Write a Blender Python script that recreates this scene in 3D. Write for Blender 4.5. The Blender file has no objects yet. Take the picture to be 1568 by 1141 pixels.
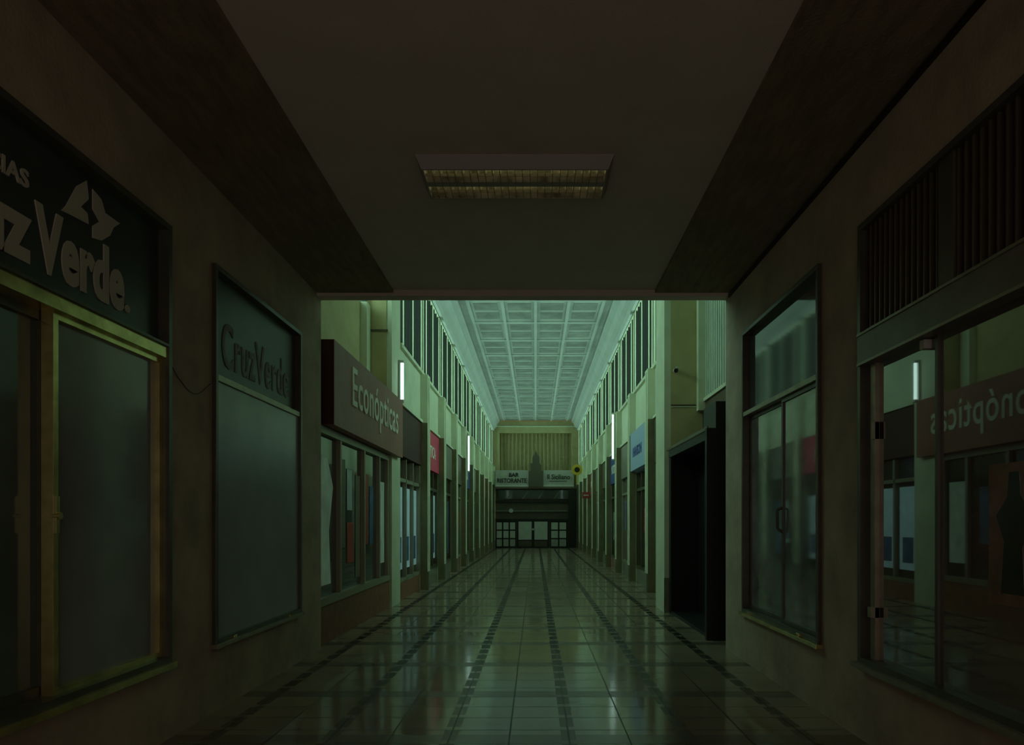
import bpy, math, random
from mathutils import Vector, Matrix
random.seed(4)
sc = bpy.context.scene
try:
    sc.view_settings.view_transform = 'Standard'
    sc.view_settings.look = 'None'
except Exception as e:
    print(e)

# ------------------------------------------------------------------ materials
def mat(name, col, rough=0.6, metal=0.0, var=0.0, nscale=4.0, bump=0.0, bscale=60.0, spec=0.5, emit=None, estr=0.0, stretch=(1,1,1), ior=1.5):
    m = bpy.data.materials.new(name); m.use_nodes = True
    nt = m.node_tree; N = nt.nodes; L = nt.links
    b = N['Principled BSDF']
    b.inputs['Base Color'].default_value = (*col, 1)
    b.inputs['Roughness'].default_value = rough
    b.inputs['Metallic'].default_value = metal
    b.inputs['Specular IOR Level'].default_value = spec
    b.inputs['IOR'].default_value = ior
    tc = N.new('ShaderNodeTexCoord')
    if var > 0:
        mp = N.new('ShaderNodeMapping'); mp.inputs['Scale'].default_value = stretch
        L.new(tc.outputs['Object'], mp.inputs['Vector'])
        nz = N.new('ShaderNodeTexNoise'); nz.inputs['Scale'].default_value = nscale
        nz.inputs['Detail'].default_value = 3; nz.inputs['Roughness'].default_value = 0.65
        L.new(mp.outputs['Vector'], nz.inputs['Vector'])
        cr = N.new('ShaderNodeValToRGB')
        cr.color_ramp.elements[0].position = 0.3; cr.color_ramp.elements[1].position = 0.7
        cr.color_ramp.elements[0].color = (*[c*(1-var) for c in col], 1)
        cr.color_ramp.elements[1].color = (*[min(1, c*(1+var*0.6)) for c in col], 1)
        L.new(nz.outputs['Fac'], cr.inputs['Fac']); L.new(cr.outputs['Color'], b.inputs['Base Color'])
    if bump > 0:
        n2 = N.new('ShaderNodeTexNoise'); n2.inputs['Scale'].default_value = bscale; n2.inputs['Detail'].default_value = 2
        L.new(tc.outputs['Object'], n2.inputs['Vector'])
        bp = N.new('ShaderNodeBump'); bp.inputs['Strength'].default_value = bump; bp.inputs['Distance'].default_value = 0.02
        L.new(n2.outputs['Fac'], bp.inputs['Height']); L.new(bp.outputs['Normal'], b.inputs['Normal'])
    if emit:
        b.inputs['Emission Color'].default_value = (*emit, 1); b.inputs['Emission Strength'].default_value = estr
    return m

M = {}
M['wall'] = mat('tunnel_plaster', (.50,.40,.30), .8, var=.28, nscale=2.2, bump=.15, bscale=40)
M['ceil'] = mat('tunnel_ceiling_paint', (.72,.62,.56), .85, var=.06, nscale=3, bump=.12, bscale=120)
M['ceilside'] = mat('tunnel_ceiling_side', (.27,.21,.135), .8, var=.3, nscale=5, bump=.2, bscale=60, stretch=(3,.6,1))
M['hall'] = mat('hall_cream_paint', (.68,.70,.52), .6, var=.12, nscale=2)
M['hallceil'] = mat('hall_ceiling_white', (.52,.54,.52), .7, var=.08, nscale=2)
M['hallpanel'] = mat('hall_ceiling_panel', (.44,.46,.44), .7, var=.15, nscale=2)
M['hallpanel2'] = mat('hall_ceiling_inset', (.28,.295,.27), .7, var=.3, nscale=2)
M['yellow'] = mat('hall_yellow_wall', (.50,.43,.22), .65, var=.14, nscale=3)
M['yellow2'] = mat('hall_yellow_slat', (.38,.33,.17), .65)
M['pface_shade'] = mat('pilaster_face_shade', (.22,.19,.10), .65, var=.2)  # darker colour paints in the shade on the near pilaster faces
M['dark'] = mat('dark_metal', (.02,.022,.018), .45, metal=.3)
M['black'] = mat('black_paint', (.008,.008,.008), .5)
M['grille'] = mat('grille_metal', (.15,.125,.09), .4, metal=.5)
M['brass'] = mat('brass_frame', (.74,.64,.28), .22, metal=.8, var=.35, nscale=8)
M['bronze'] = mat('bronze_frame', (.12,.115,.09), .35, metal=.3, var=.2, nscale=8)
M['alu'] = mat('aluminium_frame', (.38,.34,.26), .38, metal=.6, var=.2, nscale=8)
M['rail'] = mat('rail_paint', (.22,.19,.155), .4, metal=.3, var=.2)
M['paper'] = mat('papered_glass', (.28,.30,.30), .12, var=.22, nscale=1.3)
M['paperdk'] = mat('dark_papered_glass', (.13,.17,.14), .10, var=.25, nscale=1.3)
M['paper2'] = mat('frosted_glass', (.34,.37,.39), .22, var=.2, nscale=1.0)
M['paperR'] = mat('dusty_glass', (.23,.23,.22), .05, var=.5, nscale=1.8, ior=2.0)
M['glassR'] = mat('dark_glass', (.13,.10,.08), .02, var=.5, nscale=1.2, ior=2.8)
M['signpanel'] = mat('dark_sign_panel', (.05,.07,.065), .3, var=.2, nscale=3)
M['signtext'] = mat('faded_letter', (.60,.55,.46), .6)
M['signpanel2'] = mat('faded_sign_panel', (.075,.08,.075), .35, var=.3, nscale=2)
M['ghost'] = mat('ghost_letter', (.24,.23,.20), .6, var=.3, nscale=5)
M['transomR'] = mat('transom_glass', (.06,.07,.07), .06, var=.3, nscale=2, ior=2.0)
M['red'] = mat('red_sign', (.33,.11,.09), .45, var=.15)
M['darkred'] = mat('dark_red_side', (.06,.014,.014), .6)
M['pinktext'] = mat('pale_letter', (.80,.76,.66), .5)
M['plinth'] = mat('terracotta_plinth', (.30,.12,.07), .55, var=.25, nscale=8)
M['shopglass'] = mat('shop_glass', (.035,.045,.04), .05, var=.3, nscale=2, ior=1.7)
M['shopframe'] = mat('shop_frame', (.34,.33,.24), .4, metal=.3)
M['shopframe2'] = mat('shop_frame_dark', (.13,.12,.07), .4, metal=.4)
M['poster'] = mat('poster_paper', (.55,.66,.68), .5, var=.2, nscale=3)
M['poster_glow'] = mat('poster_added_glow', (.5,.66,.70), .4, var=.2, nscale=3, emit=(.45,.80,.90), estr=.09)  # plain posters given an added glow, as little light reaches them
M['pale'] = mat('pale_banner_glow', (.62,.70,.60), .5, var=.3, nscale=3, emit=(.5,.8,.6), estr=.03)  # faint glow added to the banner, which is no lamp
M['posterblue'] = mat('poster_blue', (.07,.16,.34), .5, var=.4, nscale=4)
M['posterred'] = mat('poster_red', (.45,.06,.05), .5)
M['posterbrown'] = mat('poster_brown', (.24,.14,.10), .1, var=.4, nscale=5, ior=2.2)
M['posterdk'] = mat('poster_dark_figure', (.03,.028,.022), .15, ior=2.0)
M['pink'] = mat('pink_sign', (.65,.05,.12), .5)
M['ltblue'] = mat('light_blue_sign', (.34,.44,.62), .5)
M['dkblue'] = mat('dark_blue_sign', (.03,.06,.24), .5)
M['grey'] = mat('grey_fascia', (.20,.19,.14), .5, var=.2)
M['brown'] = mat('brown_fascia', (.11,.08,.05), .5, var=.2)
M['signyel'] = mat('yellow_sign', (.75,.50,.04), .5)
M['white'] = mat('white_board', (.60,.60,.54), .55, var=.1)
M['bargrey'] = mat('bar_sign_board', (.42,.42,.36), .55, var=.15)
M['fixture'] = mat('fixture_enamel', (.32,.305,.275), .45)
M['louver'] = mat('louver_metal', (.80,.78,.55), .25, metal=.9, var=.75, nscale=9)
M['louverdk'] = mat('louver_blade', (.22,.20,.15), .4, metal=.6)
M['tube'] = mat('tube_added_glow', (.7,.7,.6), .3, emit=(1.0,.92,.45), estr=1.6)  # glow added to unlit tubes for sparkle on the louvers
M['ornament'] = mat('stone_ornament', (.09,.08,.05), .7)
M['rib'] = mat('ribbed_siding', (.50,.55,.45), .55, var=.1)
M['tubeon'] = mat('lit_tube', (.7,.8,.75), .4, emit=(.66,1.0,.90), estr=2.2)
M['daylight'] = mat('clerestory_daylight', (.3,.4,.35), .5, emit=(.52,1.0,.76), estr=4.7)

def floor_mat():
    m = bpy.data.materials.new('polished_tile'); m.use_nodes = True
    nt = m.node_tree; N = nt.nodes; L = nt.links; b = N['Principled BSDF']
    g = N.new('ShaderNodeNewGeometry'); s = N.new('ShaderNodeSeparateXYZ'); L.new(g.outputs['Position'], s.inputs[0])
    def ma(op, a, bb=None):
        n = N.new('ShaderNodeMath'); n.operation = op
        for i, v in enumerate((a, bb)):
            if v is None: continue
            if isinstance(v, (int, float)): n.inputs[i].default_value = v
            else: L.new(v, n.inputs[i])
        return n.outputs[0]
    def stripe(c, off, per, w):
        return ma('LESS_THAN', ma('FRACT', ma('DIVIDE', ma('ADD', c, off), per)), w/per)
    X, Y = s.outputs['X'], s.outputs['Y']
    lon = stripe(X, 100*.72-.2+.045, .72, .09)
    dash = ma('SUBTRACT', 1.0, ma('MULTIPLY', stripe(Y, 50, .27, .07), .8))
    lon = ma('MULTIPLY', ma('MULTIPLY', lon, dash), .98)
    tra = ma('MULTIPLY', stripe(Y, 50, 1.08, .18), .66)
    dk = ma('MAXIMUM', lon, tra)
    near_fade = N.new('ShaderNodeMapRange'); near_fade.inputs['From Min'].default_value = 4.5; near_fade.inputs['From Max'].default_value = 7.5  # dark stripes grow fainter towards the near end
    near_fade.inputs['To Min'].default_value = .6; near_fade.inputs['To Max'].default_value = 1.0
    L.new(Y, near_fade.inputs['Value'])
    dk = ma('MULTIPLY', dk, near_fade.outputs['Result'])
    gr = ma('MAXIMUM', stripe(X, 100*.72-.2+.003, .36, .010), stripe(Y, 50, .27, .010))
    gr = ma('MULTIPLY', gr, .85)
    fac = ma('MAXIMUM', dk, gr)
    nz = N.new('ShaderNodeTexNoise'); nz.inputs['Scale'].default_value = 1.6; nz.inputs['Detail'].default_value = 3
    L.new(g.outputs['Position'], nz.inputs['Vector'])
    sn = N.new('ShaderNodeVectorMath'); sn.operation = 'SNAP'; sn.inputs[1].default_value = (.36, .27, 10)
    ad = N.new('ShaderNodeVectorMath'); ad.operation = 'ADD'; ad.inputs[1].default_value = (.16, 0, 5)
    L.new(g.outputs['Position'], ad.inputs[0]); L.new(ad.outputs[0], sn.inputs[0])
    wn = N.new('ShaderNodeTexWhiteNoise'); L.new(sn.outputs[0], wn.inputs['Vector'])
    mx0 = N.new('ShaderNodeMix'); mx0.data_type = 'RGBA'
    mx0.inputs[6].default_value = (.27,.215,.145,1); mx0.inputs[7].default_value = (.41,.335,.235,1)
    L.new(ma('ADD', ma('MULTIPLY', wn.outputs['Value'], .5), ma('MULTIPLY', nz.outputs['Fac'], .5)), mx0.inputs[0])
    mx = N.new('ShaderNodeMix'); mx.data_type = 'RGBA'; mx.inputs[7].default_value = (.012,.012,.010,1)
    L.new(mx0.outputs[2], mx.inputs[6]); L.new(fac, mx.inputs[0])
    L.new(mx.outputs[2], b.inputs['Base Color'])
    r = ma('ADD', ma('MULTIPLY', nz.outputs['Fac'], .10), .065)
    r = ma('ADD', r, ma('MULTIPLY', fac, .25))
    L.new(r, b.inputs['Roughness'])
    L.new(ma('SUBTRACT', .68, ma('MULTIPLY', fac, .60)), b.inputs['Specular IOR Level'])
    bp = N.new('ShaderNodeBump'); bp.inputs['Strength'].default_value = .3; bp.inputs['Distance'].default_value = .003
    L.new(ma('SUBTRACT', ma('MULTIPLY', wn.outputs['Value'], .15), gr), bp.inputs['Height']); L.new(bp.outputs['Normal'], b.inputs['Normal'])
    return m
M['floor'] = floor_mat()

# ------------------------------------------------------------------ builder
class B:
    def __init__(s, name, bevel=0.0):
        s.name = name; s.v = []; s.f = []; s.mi = []; s.mats = []; s.bevel = bevel
    def m(s, k):
        if k not in s.mats: s.mats.append(k)
        return s.mats.index(k)
    def add(s, vs, fs, k):
        o = len(s.v); s.v += [tuple(v) for v in vs]; i = s.m(k)
        for f in fs: s.f.append(tuple(o+a for a in f)); s.mi.append(i)
    def box(s, x0, x1, y0, y1, z0, z1, k):
        if x0 > x1: x0, x1 = x1, x0
        vs = [(x0,y0,z0),(x1,y0,z0),(x1,y1,z0),(x0,y1,z0),(x0,y0,z1),(x1,y0,z1),(x1,y1,z1),(x0,y1,z1)]
        s.add(vs, [(0,3,2,1),(4,5,6,7),(0,1,5,4),(1,2,6,5),(2,3,7,6),(3,0,4,7)], k)
    def prism(s, pts, d, k):
        n = len(pts); d = Vector(d)
        vs = [Vector(p) for p in pts] + [Vector(p)+d for p in pts]
        fs = [tuple(range(n))[::-1], tuple(range(n, 2*n))] + [(i, (i+1) % n, n+(i+1) % n, n+i) for i in range(n)]
        s.add(vs, fs, k)
    def cyl(s, p0, p1, r, k, n=12, r2=None):
        p0, p1 = Vector(p0), Vector(p1); r2 = r if r2 is None else r2
        a = (p1-p0).normalized(); u = a.orthogonal().normalized(); w = a.cross(u)
        vs = [p0+(u*math.cos(t)+w*math.sin(t))*r for t in [2*math.pi*i/n for i in range(n)]]
        vs += [p1+(u*math.cos(t)+w*math.sin(t))*r2 for t in [2*math.pi*i/n for i in range(n)]]
        s.add(vs, [tuple(range(n))[::-1], tuple(range(n, 2*n))] + [(i, (i+1) % n, n+(i+1) % n, n+i) for i in range(n)], k)
    def text(s, body, org, w, h, face, k, ext=.004, bold=.0, gap=1.0):
        c = bpy.data.curves.new('t', 'FONT'); c.body = body; c.extrude = .02; c.offset = bold; c.space_character = gap
        c.resolution_u = 4
        o = bpy.data.objects.new('t', c); sc.collection.objects.link(o)
        bpy.context.view_layer.update()
        dg = bpy.context.evaluated_depsgraph_get()
        me = o.evaluated_get(dg).to_mesh()
        P = [v.co.copy() for v in me.vertices]; F = [tuple(p.vertices) for p in me.polygons]
        o.evaluated_get(dg).to_mesh_clear()
        bpy.data.objects.remove(o)
        x0 = min(p.x for p in P); x1 = max(p.x for p in P)
        y0 = 0.0; y1 = max(p.y for p in P)
        out = []
        for p in P:
            a = (p.x-x0)/(x1-x0)*w; bb = (p.y-y0)/(y1-y0)*h; cc = p.z/.02*ext
            if face == '+x': out.append((org[0]+cc, org[1]+a, org[2]+bb))
            elif face == '-x': out.append((org[0]-cc, org[1]-a, org[2]+bb))
            else: out.append((org[0]+a, org[1]-cc, org[2]+bb))
        s.add(out, F, k)
    def done(s):
        me = bpy.data.meshes.new(s.name); me.from_pydata(s.v, [], s.f)
        for k in s.mats: me.materials.append(M[k])
        for p, i in zip(me.polygons, s.mi): p.material_index = i
        me.update()
        o = bpy.data.objects.new(s.name, me); sc.collection.objects.link(o)
        if s.bevel:
            md = o.modifiers.new('bevel', 'BEVEL'); md.width = s.bevel; md.segments = 2; md.limit_method = 'ANGLE'
        return o

# ------------------------------------------------------------------ constants
XL, XR = -2.2, 1.95
TE = 7.0
TB = -2.6
ZC = 3.577
HE = 35.1
ZS, ZT, ZTOP = .47, 2.30, 3.065

b = B('floor'); b.box(-3.2, 3.2, TB, HE+.6, -.1, 0, 'floor'); b.done()

def tunnel_wall(name, x0, x1, wins):
    b = B(name)
    b.box(x0, x1, TB, TE, 0, ZS, 'wall')
    b.box(x0, x1, TB, TE, ZTOP, ZC+.2, 'wall')
    y = TB
    for (a, c) in wins:
        b.box(x0, x1, y, a, ZS, ZTOP, 'wall'); y = c
    b.box(x0, x1, y, TE, ZS, ZTOP, 'wall')
    b.done()
tunnel_wall('wall_left', XL-.25, XL, [(1.2, 4.07), (4.64, 6.35)])
tunnel_wall('wall_right', XR, XR+.25, [(1.2, 4.075), (4.65, 6.37)])

b = B('ceiling')
b.box(-1.43, 1.2, TB, 6.86, ZC+.06, ZC+.2, 'ceil')
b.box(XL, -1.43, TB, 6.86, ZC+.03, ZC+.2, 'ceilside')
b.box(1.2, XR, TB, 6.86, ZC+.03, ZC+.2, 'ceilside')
b.done()
b = B('trim_1'); b.box(XL, XR, 6.86, TE, ZC, ZC+.2, 'ceil'); b.done()
b = B('shadow_gap_strip'); b.box(XR-.02, XR-.001, TB, 6.85, ZC-.02, ZC+.012, 'dark'); b.done()  # dark strip stands in for the shadow gap along the wall top

def frame(b, xa, xb, y0, y1, z0, z1, t, k):
    b.box(xa, xb, y0, y1, z0, z0+t, k); b.box(xa, xb, y0, y1, z1-t, z1, k)
    b.box(xa, xb, y0, y0+t, z0+t, z1-t, k); b.box(xa, xb, y1-t, y1, z0+t, z1-t, k)

b = B('window_1', .004)
x = XL
frame(b, x-.12, x+.035, 1.2, 4.07, ZS, ZTOP, .035, 'bronze')
b.box(x-.12, x+.025, 1.235, 4.035, ZT-.03, ZT+.035, 'brass')
b.box(x-.12, x+.04, 1.235, 4.035, ZT+.035, ZT+.05, 'bronze')
frame(b, x-.06, x-.004, 3.12, 4.034, ZS+.035, ZT-.03, .034, 'brass')
frame(b, x-.10, x-.065, 1.26, 3.17, ZS+.035, ZT-.03, .045, 'bronze')
b.box(x-.12, x+.055, 1.2, 4.09, ZS-.035, ZS, 'brass')
b.box(x-.11, x-.085, 1.24, 3.14, ZS+.06, ZT-.04, 'paperdk')
b.box(x-.05, x-.03, 3.13, 4.02, ZS+.05, ZT-.04, 'paper')
b.box(x-.06, x-.03, 1.23, 4.04, ZT+.05, ZTOP-.03, 'signpanel')
b.cyl((x-.012, 3.135, 1.33), (x+.02, 3.135, 1.33), .018, 'brass')
b.box(x-.004, x+.010, 3.12, 3.145, 1.25, 1.42, 'brass')
b.text('Cruz', (x-.028, 2.36, 2.45), .655, .275, '+x', 'signtext', .004, .04)
b.text('Verde', (x-.028, 3.035, 2.45), .66, .285, '+x', 'signtext', .004, .04, 1.04)
b.text('FARMACIAS', (x-.028, 2.40, 2.765), .60, .075, '+x', 'signtext', .004, .02)
b.cyl((x-.03, 3.725, 2.465), (x-.024, 3.725, 2.465), .022, 'signtext')
h1 = [(3.205,2.765),(3.235,2.80),(3.31,2.93),(3.385,2.995),(3.40,2.91),(3.34,2.845),(3.39,2.835),(3.40,2.785),(3.30,2.775)]
h2 = [(3.43,2.975),(3.50,2.955),(3.53,2.90),(3.655,2.90),(3.60,2.855),(3.57,2.80),(3.50,2.745),(3.43,2.73),(3.43,2.79),(3.485,2.835),(3.43,2.875)]
for pl in (h1, h2):
    b.prism([(x-.029, p, q) for p, q in pl], (.005, 0, 0), 'signtext')
b.done()

b = B('window_2', .004)
frame(b, x-.12, x+.03, 4.64, 6.35, ZS, ZTOP, .035, 'bronze')
b.box(x-.12, x+.02, 4.675, 6.315, ZT-.025, ZT+.02, 'alu')
b.box(x-.12, x+.05, 4.62, 6.37, ZS-.03, ZS, 'alu')
b.box(x-.02, x+.005, 4.66, 6.33, ZS+.03, ZT-.02, 'paper2')
b.box(x-.06, x-.03, 4.66, 6.33, ZT+.02, ZTOP-.03, 'signpanel2')
b.text('CruzVerde', (x-.028, 4.85, 2.42), 1.30, .32, '+x', 'ghost', .003, .012, 1.05)
b.box(x-.005, x+.04, 4.9, 4.95, ZS, ZS+.02, 'brass'); b.box(x-.005, x+.04, 6.0, 6.05, ZS, ZS+.02, 'brass')
b.done()

x = XR
b = B('window_3', .003)
frame(b, x-.03, x+.12, 1.2, 4.075, ZS, ZTOP, .035, 'bronze')
b.box(x-.045, x+.12, 1.235, 4.04, 2.22, 2.41, 'rail')
b.box(x-.052, x-.045, 1.235, 4.04, 2.22, 2.235, 'alu'); b.box(x-.052, x-.045, 1.235, 4.04, 2.395, 2.41, 'alu')
b.box(x+.10, x+.12, 1.235, 4.04, 2.41, ZTOP-.03, 'black')
b.box(x-.01, x+.09, 3.17, 3.29, 2.41, ZTOP-.035, 'grille')
b.box(x-.01, x+.09, 2.2, 2.3, 2.41, ZTOP-.035, 'grille')
yy = 1.28
while yy < 4.02:
    b.box(x+.0, x+.035, yy, yy+.012, 2.41, ZTOP-.035, 'grille'); yy += .055
b.box(x+.05, x+.065, 1.24, 4.04, 2.42, 2.47, 'grille')
b.box(x+.03, x+.045, 1.24, 3.33, ZS+.035, 2.22, 'glassR')
b.box(x+.03, x+.045, 3.36, 4.03, ZS+.035, 2.22, 'glassR')
b.box(x+.027, x+.03, 2.66, 2.98, .95, 1.55, 'posterbrown')
b.prism([(x+.026, 2.76, 1.0), (x+.026, 2.9, 1.0), (x+.026, 2.88, 1.22), (x+.026, 2.93, 1.33), (x+.026, 2.86, 1.41), (x+.026, 2.85, 1.51), (x+.026, 2.79, 1.51), (x+.026, 2.78, 1.41), (x+.026, 2.72, 1.32), (x+.026, 2.77, 1.2)], (.0015, 0, 0), 'posterdk')
b.box(x+.005, x+.05, 3.93, 3.985, ZS+.035, 2.22, 'alu')
b.box(x+.015, x+.045, 3.335, 3.36, ZS+.035, 2.22, 'bronze')
b.box(x-.005, x+.03, 3.93, 3.96, 1.78, 1.88, 'alu'); b.box(x-.01, x+.03, 3.41, 3.45, 2.17, 2.215, 'white')
b.box(x-.02, x+.03, 3.93, 3.97, .75, .81, 'alu')
b.box(x-.06, x+.12, 1.2, 4.10, ZS-.03, ZS, 'alu')
b.done()

b = B('window_4', .004)
frame(b, x-.03, x+.12, 4.65, 6.37, ZS, ZTOP, .035, 'bronze')
b.box(x-.025, x+.12, 4.685, 6.335, ZT-.02, ZT+.02, 'alu')
frame(b, x+.0, x+.03, 4.69, 5.42, ZS+.035, ZT-.02, .035, 'bronze')
frame(b, x+.035, x+.065, 5.39, 6.33, ZS+.035, ZT-.02, .035, 'bronze')
b.box(x+.012, x+.02, 4.7, 5.41, ZS+.05, ZT-.03, 'paperR')
b.box(x+.045, x+.053, 5.4, 6.32, ZS+.05, ZT-.03, 'paperR')
b.box(x+.03, x+.045, 4.68, 6.34, ZT+.02, ZTOP-.03, 'transomR')
b.box(x-.05, x+.12, 4.63, 6.39, ZS-.03, ZS, 'brass')
b.cyl((x-.03, 5.42, 1.25), (x-.03, 5.42, 1.40), .012, 'bronze')
b.cyl((x-.03, 5.42, 1.40), (x+.01, 5.40, 1.42), .012, 'bronze'); b.cyl((x-.03, 5.42, 1.25), (x+.01, 5.40, 1.22), .012, 'bronze')
b.box(x-.045, x+.02, 4.95, 5.0, ZS, ZS+.025, 'brass'); b.box(x-.045, x+.02, 6.1, 6.15, ZS, ZS+.025, 'brass')
b.done()

c = bpy.data.curves.new('wall_cable', 'CURVE'); c.dimensions = '3D'; c.bevel_depth = .003
sp = c.splines.new('BEZIER'); pts = [(XL+.004, 4.09, 2.27), (XL+.004, 4.2, 2.19), (XL+.004, 4.4, 2.13), (XL+.004, 4.62, 2.24)]
sp.bezier_points.add(3)
for p, q in zip(sp.bezier_points, pts): p.co = q; p.handle_left_type = p.handle_right_type = 'AUTO'
o = bpy.data.objects.new('wall_cable', c); sc.collection.objects.link(o); c.materials.append(M['bronze'])

# ------------------------------------------------------------------ ceiling luminaire
b = B('ceiling_light_fixture')
x0, x1, y0, y1, zt, zb = -.766, .50, 4.33, 4.80, ZC+.06, ZC-.02
ins = .035
def ring(b, xa, xb, ya, yb, z1, i, z0, t, k):
    o1 = [(xa,ya,z1),(xb,ya,z1),(xb,yb,z1),(xa,yb,z1)]
    o0 = [(xa+i,ya+i,z0),(xb-i,ya+i,z0),(xb-i,yb-i,z0),(xa+i,yb-i,z0)]
    i0 = [(xa+i+t,ya+i+t,z0),(xb-i-t,ya+i+t,z0),(xb-i-t,yb-i-t,z0),(xa+i+t,yb-i-t,z0)]
    i1 = [(p[0],p[1],z1-.004) for p in i0]
    vs = o1+o0+i0+i1; fs = []
    for lv in range(3):
        for j in range(4):
            a, c2 = lv*4+j, lv*4+(j+1) % 4
            fs.append((a, c2, c2+4, a+4))
    b.add(vs, fs, k); b.add(i1, [(0,1,2,3)], 'louver')
ring(b, x0, x1, y0, y1, zt, ins, zb, .012, 'fixture')
a0, a1, c0, c1 = x0+ins+.012, x1-ins-.012, y0+ins+.012, y1-ins-.012
cm = (c0+c1)/2
b.box(a0, a1, cm-.03, cm+.03, zb+.002, zb+.05, 'fixture')
n = 24
for i in range(1, n):
    xx = a0+(a1-a0)*i/n
    b.box(xx-.002, xx+.002, c0, c1, zb+.001, zb+.025, 'louverdk')
for q0, q1 in ((c0, cm-.03), (cm+.03, c1)):
    b.add([(a0, q1-.002, zb+.002), (a1, q1-.002, zb+.002), (a1, q1-.06, zb+.072), (a0, q1-.06, zb+.072)], [(0,1,2,3)], 'louver')
    yy = (q0+q1)/2
    b.box(a0, a1, yy-.0015, yy+.0015, zb+.001, zb+.02, 'louverdk')
    b.cyl((a0+.02, yy-.01, zb+.055), (a1-.02, yy-.01, zb+.055), .013, 'tube')
b.done()

# ------------------------------------------------------------------ vestibule
WBL, WBR = -2.62, 2.42
b = B('wall_front')
b.box(WBL-.3, WBR+.3, TE-.14, TE, ZC+.2, 6.8, 'hall')
b.box(WBL-.3, XL-.25, TE-.14, TE, 0, ZC+.2, 'hall')
b.box(XR+.25, WBR+.3, TE-.14, TE, 0, ZC+.2, 'hall')
b.done()
b = B('wall_vestibule_left')
b.box(WBL-.2, WBL, TE, 10.44, 0, 4.6, 'yellow')
b.box(WBL-.2, WBL, TE, 10.44, 6.3, 6.8, 'yellow')
b.box(WBL, WBL+.10, 10.2, 10.42, 3.24, 4.6, 'hall')
b.box(-2.85, -2.2, 10.45, 11.1, 0, 6.53, 'hall')
b.box(-2.84, -2.28, 10.44, 10.449, 3.24, 6.53, 'yellow')
b.box(-2.84, -2.26, 10.425, 10.438, 4.22, 4.25, 'brown')
b.done()
b = B('wall_vestibule_right')
b.box(WBR, WBR+.2, TE, 9.85, 0, 3.06, 'brown')
b.box(WBR+.02, WBR+.2, TE, 9.85, 3.06, 6.8, 'rib')
yy = TE+.02
while yy < 9.75:
    b.box(WBR, WBR+.03, yy, yy+.07, 3.06, 6.6, 'rib'); yy += .11
b.box(WBR-.03, WBR, TE, 9.85, 3.02, 3.07, 'hall')
b.box(WBR-.10, WBR, 9.72, 9.84, 2.9, 6.53, 'hall')
b.box(1.86, 2.65, 9.86, 10.55, 0, 6.53, 'hall')
b.box(1.95, 2.41, 9.848, 9.859, 0, 6.53, 'yellow')
b.box(1.855, 1.95, 9.84, 9.859, 0, .5, 'grey')
b.box(1.95, 2.31, 9.835, 9.847, 2.98, 3.0, 'brown'); b.box(1.95, 2.31, 9.835, 9.847, 2.96, 2.975, 'hall')
b.done()

b = B('security_camera')
b.cyl((2.02, 9.847, 3.49), (2.02, 9.80, 3.49), .035, 'white'); b.cyl((2.02, 9.80, 3.49), (2.0, 9.72, 3.46), .03, 'dark'); b.cyl((2.02, 9.80, 3.49), (2.02, 9.76, 3.52), .015, 'white')
b.done()

b = B('black_kiosk', .003)
b.box(1.88, 2.36, 7.50, 7.58, 0, 2.34, 'black'); b.box(1.92, 2.36, 9.74, 9.82, 0, 2.3, 'black')
b.box(1.90, 2.36, 7.58, 9.74, 2.22, 2.32, 'black'); b.box(2.32, 2.38, 7.58, 9.74, 0, 2.22, 'black')
b.box(1.93, 2.32, 7.58, 9.74, .0, .04, 'black')
b.box(1.885, 1.90, 7.50, 9.82, 2.32, 2.36, 'grille'); b.box(2.02, 2.36, 7.65, 8.2, 2.34, 2.66, 'dark')
b.box(1.90, 1.93, 7.58, 7.63, 0.04, 2.22, 'dark'); b.box(1.92, 1.94, 9.69, 9.74, 0.04, 2.22, 'dark')
b.done()

# ------------------------------------------------------------------ optician shopfront
b = B('optician_shopfront', .004)
gx = -2.27
b.box(-2.6, -2.24, 7.02, 10.43, 0, .42, 'plinth'); b.box(-2.6, -2.22, 7.02, 10.43, .42, .50, 'shopframe')
ymul = [7.02, 7.84, 8.94, 9.80, 10.36]
for q in ymul: b.box(gx-.03, gx+.03, q, q+.06, .5, 2.30, 'shopframe')
b.box(gx-.03, gx+.035, 7.02, 10.43, 2.24, 2.32, 'shopframe')
b.box(gx-.035, gx-.02, 7.04, 10.40, .5, 2.28, 'shopglass')
b.prism([(gx-.018, 7.1, .62), (gx-.018, 7.62, .62), (gx-.018, 7.55, 1.2), (gx-.018, 7.70, 1.7), (gx-.018, 7.5, 2.0), (gx-.018, 7.1, 2.05)], (.004, 0, 0), 'pale')
b.box(gx-.018, gx-.014, 8.0, 8.2, 1.0, 2.05, 'grey')
b.box(gx-.018, gx-.014, 8.27, 8.5, 1.45, 1.95, 'poster')
b.box(gx-.018, gx-.014, 8.27, 8.58, .8, 1.3, 'posterred')
b.box(gx-.018, gx-.014, 9.1, 9.30, 1.0, 1.95, 'posterred'); b.box(gx-.018, gx-.014, 9.4, 9.6, 1.0, 1.8, 'posterblue')
b.box(gx-.018, gx-.014, 8.66, 8.88, .6, 1.9, 'grey')
b.box(gx-.018, gx-.014, 9.9, 10.3, .7, 1.9, 'pale')
b.done()
b = B('optician_sign', .006)
b.box(-2.6, -2.12, 7.19, 10.40, 2.33, 3.23, 'red'); b.box(-2.19, -2.12, 10.40, 10.9, 2.33, 3.23, 'red')
b.box(-2.59, -2.125, 7.185, 7.195, 2.335, 3.225, 'darkred')
b.text('Econópticas', (-2.119, 7.88, 2.66), 2.6, .44, '+x', 'pinktext', .012, .008, 1.08)
b.done()

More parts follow.
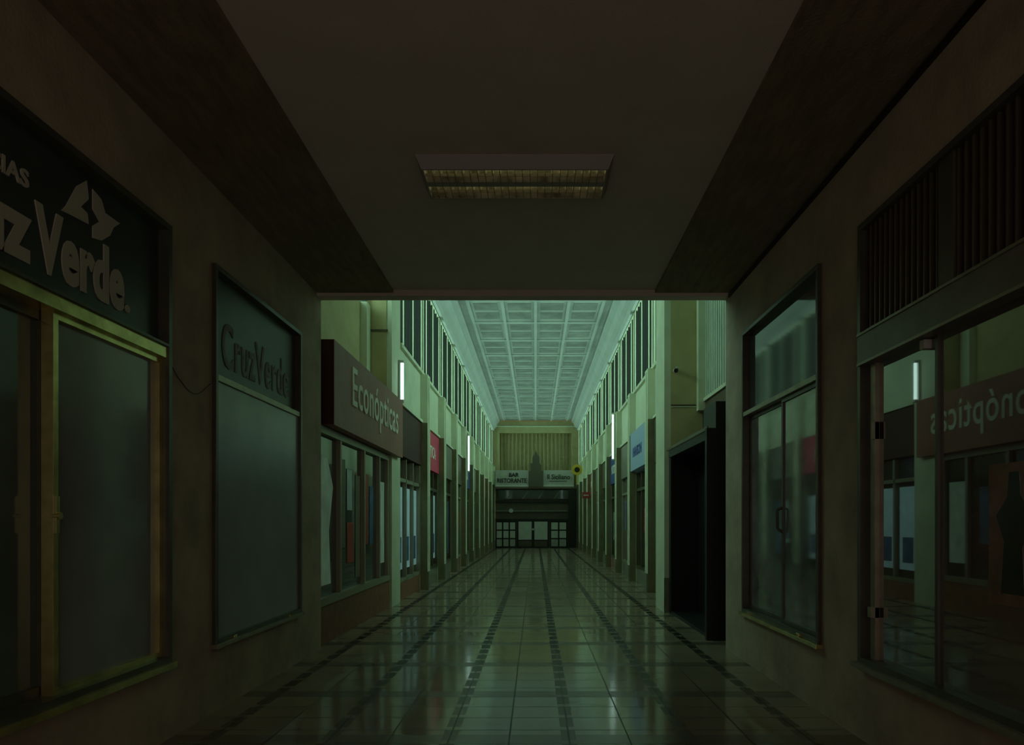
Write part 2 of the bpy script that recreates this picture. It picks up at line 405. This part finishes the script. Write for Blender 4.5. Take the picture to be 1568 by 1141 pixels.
# ------------------------------------------------------------------ hall bays
fasL = ['darkred','pink','grey','brown','dkblue','grey','brown','red','grey','brown']
fasR = ['brown','ltblue','grey','dkblue','brown','grey','red','grey','brown','grey']
PX = 2.2
wn_i = 5
for side, nm, fas in ((-1, 'left', fasL), (1, 'right', fasR)):
    wl = B('wall_hall_'+nm)
    ys0 = 11.1 if side < 0 else 10.55
    nb = 10; step = (HE-ys0)/nb
    xb = side*(PX+.35)
    wl.box(side*(PX+.02), xb, ys0, HE, 3.22, 4.2, 'hall')
    wl.box(side*(PX+.02), xb, ys0, HE, 6.02, 6.53, 'hall')
    wl.box(side*(PX-.03), side*(PX+.02), ys0, HE, 4.16, 4.22, 'hall')
    wl.box(side*(PX-.03), side*(PX+.02), ys0, HE, 3.22, 3.27, 'hall')
    wl.box(side*(PX+.30), side*(PX+.40), ys0, HE, 0, 3.22, 'brown')
    for i in range(nb):
        ya = ys0+i*step; yb = ya+step
        pw = .34
        wl.box(side*(PX-.12), side*(PX+.28), yb-pw, yb-.02, 0, 4.16, 'hall')
        wl.box(side*(PX-.118), side*(PX+.02), yb-pw-.003, yb-pw, 0, 3.22, 'pface_shade')  # thin sheet carries the painted shade of the near face
        wl.box(side*(PX-.0), side*(PX+.28), yb-.17, yb-.03, 4.22, 6.0, 'hall')
        wl.box(side*(PX-.14), side*(PX-.12), yb-pw, yb-.02, 0, .35, 'grey')
        wl.box(side*(PX-.135), side*(PX-.12), yb-pw+.10, yb-.12, .4, 4.1, 'hall')
        ye = yb-pw
        s = B('shopfront')
        y_a, y_e = ya+.004, ye-.004
        s.box(side*(PX+.04), side*(PX+.28), y_a, y_e, 0, .30, 'plinth' if i % 3 == 0 else 'grey')
        nmul = 3
        fk = 'shopframe' if (i+(side > 0)) % 3 == 0 else 'shopframe2'
        for k in range(nmul+1):
            q = y_a+(y_e-y_a-.05)*k/nmul
            s.box(side*(PX+.03), side*(PX+.12), q, q+.05, .30, 2.38, fk)
        s.box(side*(PX+.03), side*(PX+.12), y_a, y_e, 1.98, 2.04, fk)
        s.box(side*(PX+.03), side*(PX+.12), y_a, y_e, .30, .36, fk)
        s.box(side*(PX+.10), side*(PX+.13), y_a+.02, y_e-.02, .36, 2.38, 'shopglass')
        w = (ye-ya)/3
        if i < 7:
            for k in range(3):
                r = random.random()
                if r < .75 or (side < 0 and i < 2):
                    c = random.choice(['poster', 'posterblue', 'posterred', 'grey', 'poster'])
                    y_0 = ya+w*k+.08; y_1 = ya+w*(k+1)-.08; z_0 = random.choice([.5, .8, 1.1]); z_1 = random.choice([1.6, 1.85])
                    if side < 0 and i < 2: c = 'poster_glow'; z_0 = .5; z_1 = 1.9
                    s.box(side*(PX+.085), side*(PX+.10), y_0, y_1, z_0, z_1, c)
                    if c in ('poster', 'poster_glow'):
                        s.box(side*(PX+.08), side*(PX+.085), y_0+.1, y_1-.1, z_0+.12, z_0+.55, 'posterblue')
        s.box(side*(PX-.0), side*(PX+.28), y_a, y_e, 2.40, 3.20, fas[i])
        if side > 0 and i == 1:
            s.box(PX-.10, PX, y_a, y_e, 2.42, 3.24, 'ltblue')
            s.text('HANSON', (PX-.102, ye-.4, 2.70), 1.2, .2, '-x', 'dkblue', .004, .02)
        elif i > 0 and fas[i] in ('pink', 'red', 'dkblue'):
            if side < 0: s.text('OPTICA', (-PX+.002, ya+.3, 2.68), 1.2, .24, '+x', 'pinktext', .004, .02)
            else: s.text('MODAS', (PX-.002, ye-.3, 2.68), 1.2, .24, '-x', 'pinktext', .004, .02)
        s.done()
        cw = B('window_%d' % wn_i); wn_i += 1
        yw = yb-.18
        cw.box(side*(PX+.29), side*(PX+.30), y_a, yw, 4.22, 6.01, 'daylight')
        k = y_a+.06; j = 0
        while k < yw-.05:
            cw.box(side*(PX+.03), side*(PX+.26), k, k+.035, 4.23, 6.0, 'dark')
            if j % 3 == 1: cw.box(side*(PX+.012), side*(PX+.03), k, k+.03, 4.23, 6.0, 'hall')
            k += .30; j += 1
        cw.box(side*(PX+.03), side*(PX+.08), y_a, yw, 4.22, 4.27, 'dark')
        cw.done()
    wl.done()
b = B('window_%d' % wn_i)  # unseen glowing window, added above the view to light the ribbed siding
b.box(WBL-.12, WBL-.11, TE+.05, 10.40, 4.6, 6.3, 'daylight')
k = TE+.1
while k < 10.35:
    b.box(WBL-.08, WBL+.06, k, k+.03, 4.6, 6.3, 'dark'); k += .36
b.done()

def vlamp(x, y, z0, z1, side, r=.022):
    b = B('vertical_fluorescent_lamp')
    b.box(x, x+side*.03, y-.05, y+.05, z0-.04, z1+.04, 'white')
    b.cyl((x-side*.025, y, z0), (x-side*.025, y, z1), r, 'tubeon')
    b.box(x-side*.05, x, y-.035, y+.035, z0-.04, z0, 'white'); b.box(x-side*.05, x, y-.035, y+.035, z1, z1+.04, 'white')
    b.done()
LB = (HE-11.1)/10; RBp = (HE-10.55)/10
vlamp(-2.165, 10.97, 3.27, 3.86, -1)
vlamp(-2.03, 11.1+4*LB-.18, 2.85, 3.9, -1)
vlamp(2.03, 10.55+3*RBp-.18, 2.95, 4.1, 1)

b = B('round_yellow_sign')
b.cyl((1.86, 30.6, 3.66), (1.86, 30.72, 3.66), .24, 'signyel', 32)
b.cyl((1.86, 30.57, 3.66), (1.86, 30.6, 3.66), .12, 'dark', 24)
b.box(1.9, 2.22, 30.64, 30.68, 3.64, 3.68, 'dark'); b.box(1.84, 1.88, 30.62, 30.7, 3.0, 3.42, 'signyel'); b.done()
b = B('red_projecting_sign'); b.box(1.86, 2.17, 27.0, 27.06, 2.25, 2.5, 'posterred'); b.box(1.9, 2.1, 26.99, 27.0, 2.35, 2.4, 'white'); b.done()

# ------------------------------------------------------------------ hall ceiling
b = B('ceiling_hall')
Z = 6.55; RB = 6.515
b.box(-3.0, 3.0, TE, HE, Z, Z+.15, 'hallpanel')
cols = [-1.62, -.80, 0, .80, 1.62]
for cx in cols: b.box(cx-.035, cx+.035, TE, HE, RB, Z, 'hallceil')
yy = TE+.3
while yy < HE-.3:
    b.box(-1.62, 1.62, yy, yy+.12, RB+.004, Z, 'hallceil')
    for j in range(4):
        cxa = cols[j]+.12; cxb = cols[j+1]-.12
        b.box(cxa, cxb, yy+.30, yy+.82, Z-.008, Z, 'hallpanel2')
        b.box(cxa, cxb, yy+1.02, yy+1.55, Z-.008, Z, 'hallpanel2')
    yy += 1.75
for sd in (-1, 1):
    b.prism([(sd*2.2, TE, 6.02), (sd*2.14, TE, 6.02), (sd*2.10, TE, 6.12), (sd*2.0, TE, 6.2), (sd*1.95, TE, 6.38), (sd*1.84, TE, 6.48), (sd*1.84, TE, Z), (sd*2.2, TE, Z)], (0, HE-TE, 0), 'hallceil')
b.done()

# ------------------------------------------------------------------ end wall + bar front
b = B('wall_back')
b.box(-3, 3, HE+.3, HE+.5, 0, 6.8, 'yellow')
b.box(-2.2, -1.85, HE, HE+.3, 3.1, 6.5, 'yellow'); b.box(1.85, 2.2, HE, HE+.3, 3.1, 6.5, 'yellow')
b.box(-1.85, 1.85, HE, HE+.3, 5.9, 6.5, 'yellow')
xx = -1.8
while xx < 1.8:
    b.box(xx, xx+.05, HE+.24, HE+.3, 3.9, 5.9, 'yellow2'); xx += .2
b.box(-2.1, 2.1, HE-.04, HE, 6.2, 6.26, 'hall')
b.done()
b = B('bar_storefront')
y = HE-.32
b.box(-2.05, -.36, y-.1, y+.2, 3.12, 3.95, 'bargrey'); b.box(.40, 1.95, y-.1, y+.2, 3.12, 3.95, 'bargrey')
b.box(-2.05, -.36, y-.12, y-.1, 3.12, 3.2, 'white'); b.box(.40, 1.95, y-.12, y-.1, 3.12, 3.2, 'white')
b.text('BAR', (-1.35, y-.105, 3.62), .5, .2, '-y', 'black', .01, .02)
b.text('RISTORANTE', (-1.95, y-.105, 3.32), 1.5, .22, '-y', 'black', .01, .02)
b.text('Il Siciliano', (.6, y-.105, 3.5), 1.15, .24, '-y', 'black', .01, .01)
b.box(.7, 1.6, y-.108, y-.1, 3.38, 3.41, 'black')
prof = [(-.34,3.1),(-.34,3.9),(-.24,3.9),(-.24,4.3),(-.16,4.3),(-.16,4.6),(-.06,4.75),(0.02,4.95),(.1,4.75),(.2,4.6),(.2,4.3),(.3,4.2),(.3,3.9),(.38,3.9),(.38,3.1)]
b.prism([(p, y-.2, q) for p, q in prof][::-1], (0, .28, 0), 'ornament')
b.box(-2.05, 2.05, y-.12, y+.1, 3.02, 3.11, 'grille')
b.box(-2.05, 2.05, y+.15, y+.25, 0, 3.02, 'brown')
b.box(-2.05, 2.05, y+.05, y+.15, 2.32, 2.42, 'dark'); b.box(-1.9, 2.0, y+.08, y+.14, 2.5, 2.95, 'shopglass')
for q in (-1.2, -.4, .4, 1.2): b.prism([(q-.3, y+.06, 2.5), (q, y+.06, 2.9), (q+.05, y+.06, 2.9), (q-.22, y+.06, 2.5)], (0, .01, 0), 'grey')
b.box(-2.05, 2.05, y+.0, y+.1, 1.38, 1.48, 'dark'); b.box(-2.0, 1.6, y+.06, y+.12, 1.85, 1.92, 'grey')
for (g0, g1) in ((-2.02, -1.0), (.76, 1.6)):
    ncol = 3 if g1-g0 > 1 else 2
    w = (g1-g0)/ncol
    b.box(g0, g1, y+.06, y+.1, 0, 1.38, 'dark')
    for i in range(ncol):
        for j in range(3):
            b.box(g0+i*w+.04, g0+(i+1)*w-.04, y+.02, y+.06, .08+j*.43, .08+j*.43+.36, 'white' if j > 0 else 'bargrey')
for d0, d1 in ((-.92, -.15), (-.11, .66)):
    b.box(d0, d1, y+.03, y+.1, 0, 1.38, 'dark'); b.box(d0+.05, d1-.05, y+.0, y+.03, .42, 1.34, 'white')
    b.box(d0+.05, d1-.05, y+.0, y+.03, .06, .36, 'brown')
b.cyl((-.13, y-.01, .95), (-.13, y-.05, .95), .06, 'white')
b.cyl((-1.25, y+.05, 1.9), (-1.25, y+.15, 1.9), .11, 'white')
b.box(1.68, 2.05, y-.1, y+.1, 0, 3.0, 'dark')
b.done()

# ------------------------------------------------------------------ world
w = bpy.data.worlds.new('World'); sc.world = w; w.use_nodes = True
w.node_tree.nodes['Background'].inputs['Color'].default_value = (.88, .75, .63, 1)
w.node_tree.nodes['Background'].inputs['Strength'].default_value = .47

cam = bpy.data.cameras.new('camera'); co = bpy.data.objects.new('camera', cam); sc.collection.objects.link(co)
co.location = (0, 0, 1.3); co.rotation_euler = (math.pi/2, 0, 0)
cam.sensor_width = 36; cam.lens = 24.0
cam.shift_x = -.023; cam.shift_y = .1464; cam.clip_start = .05; cam.clip_end = 200
sc.camera = co
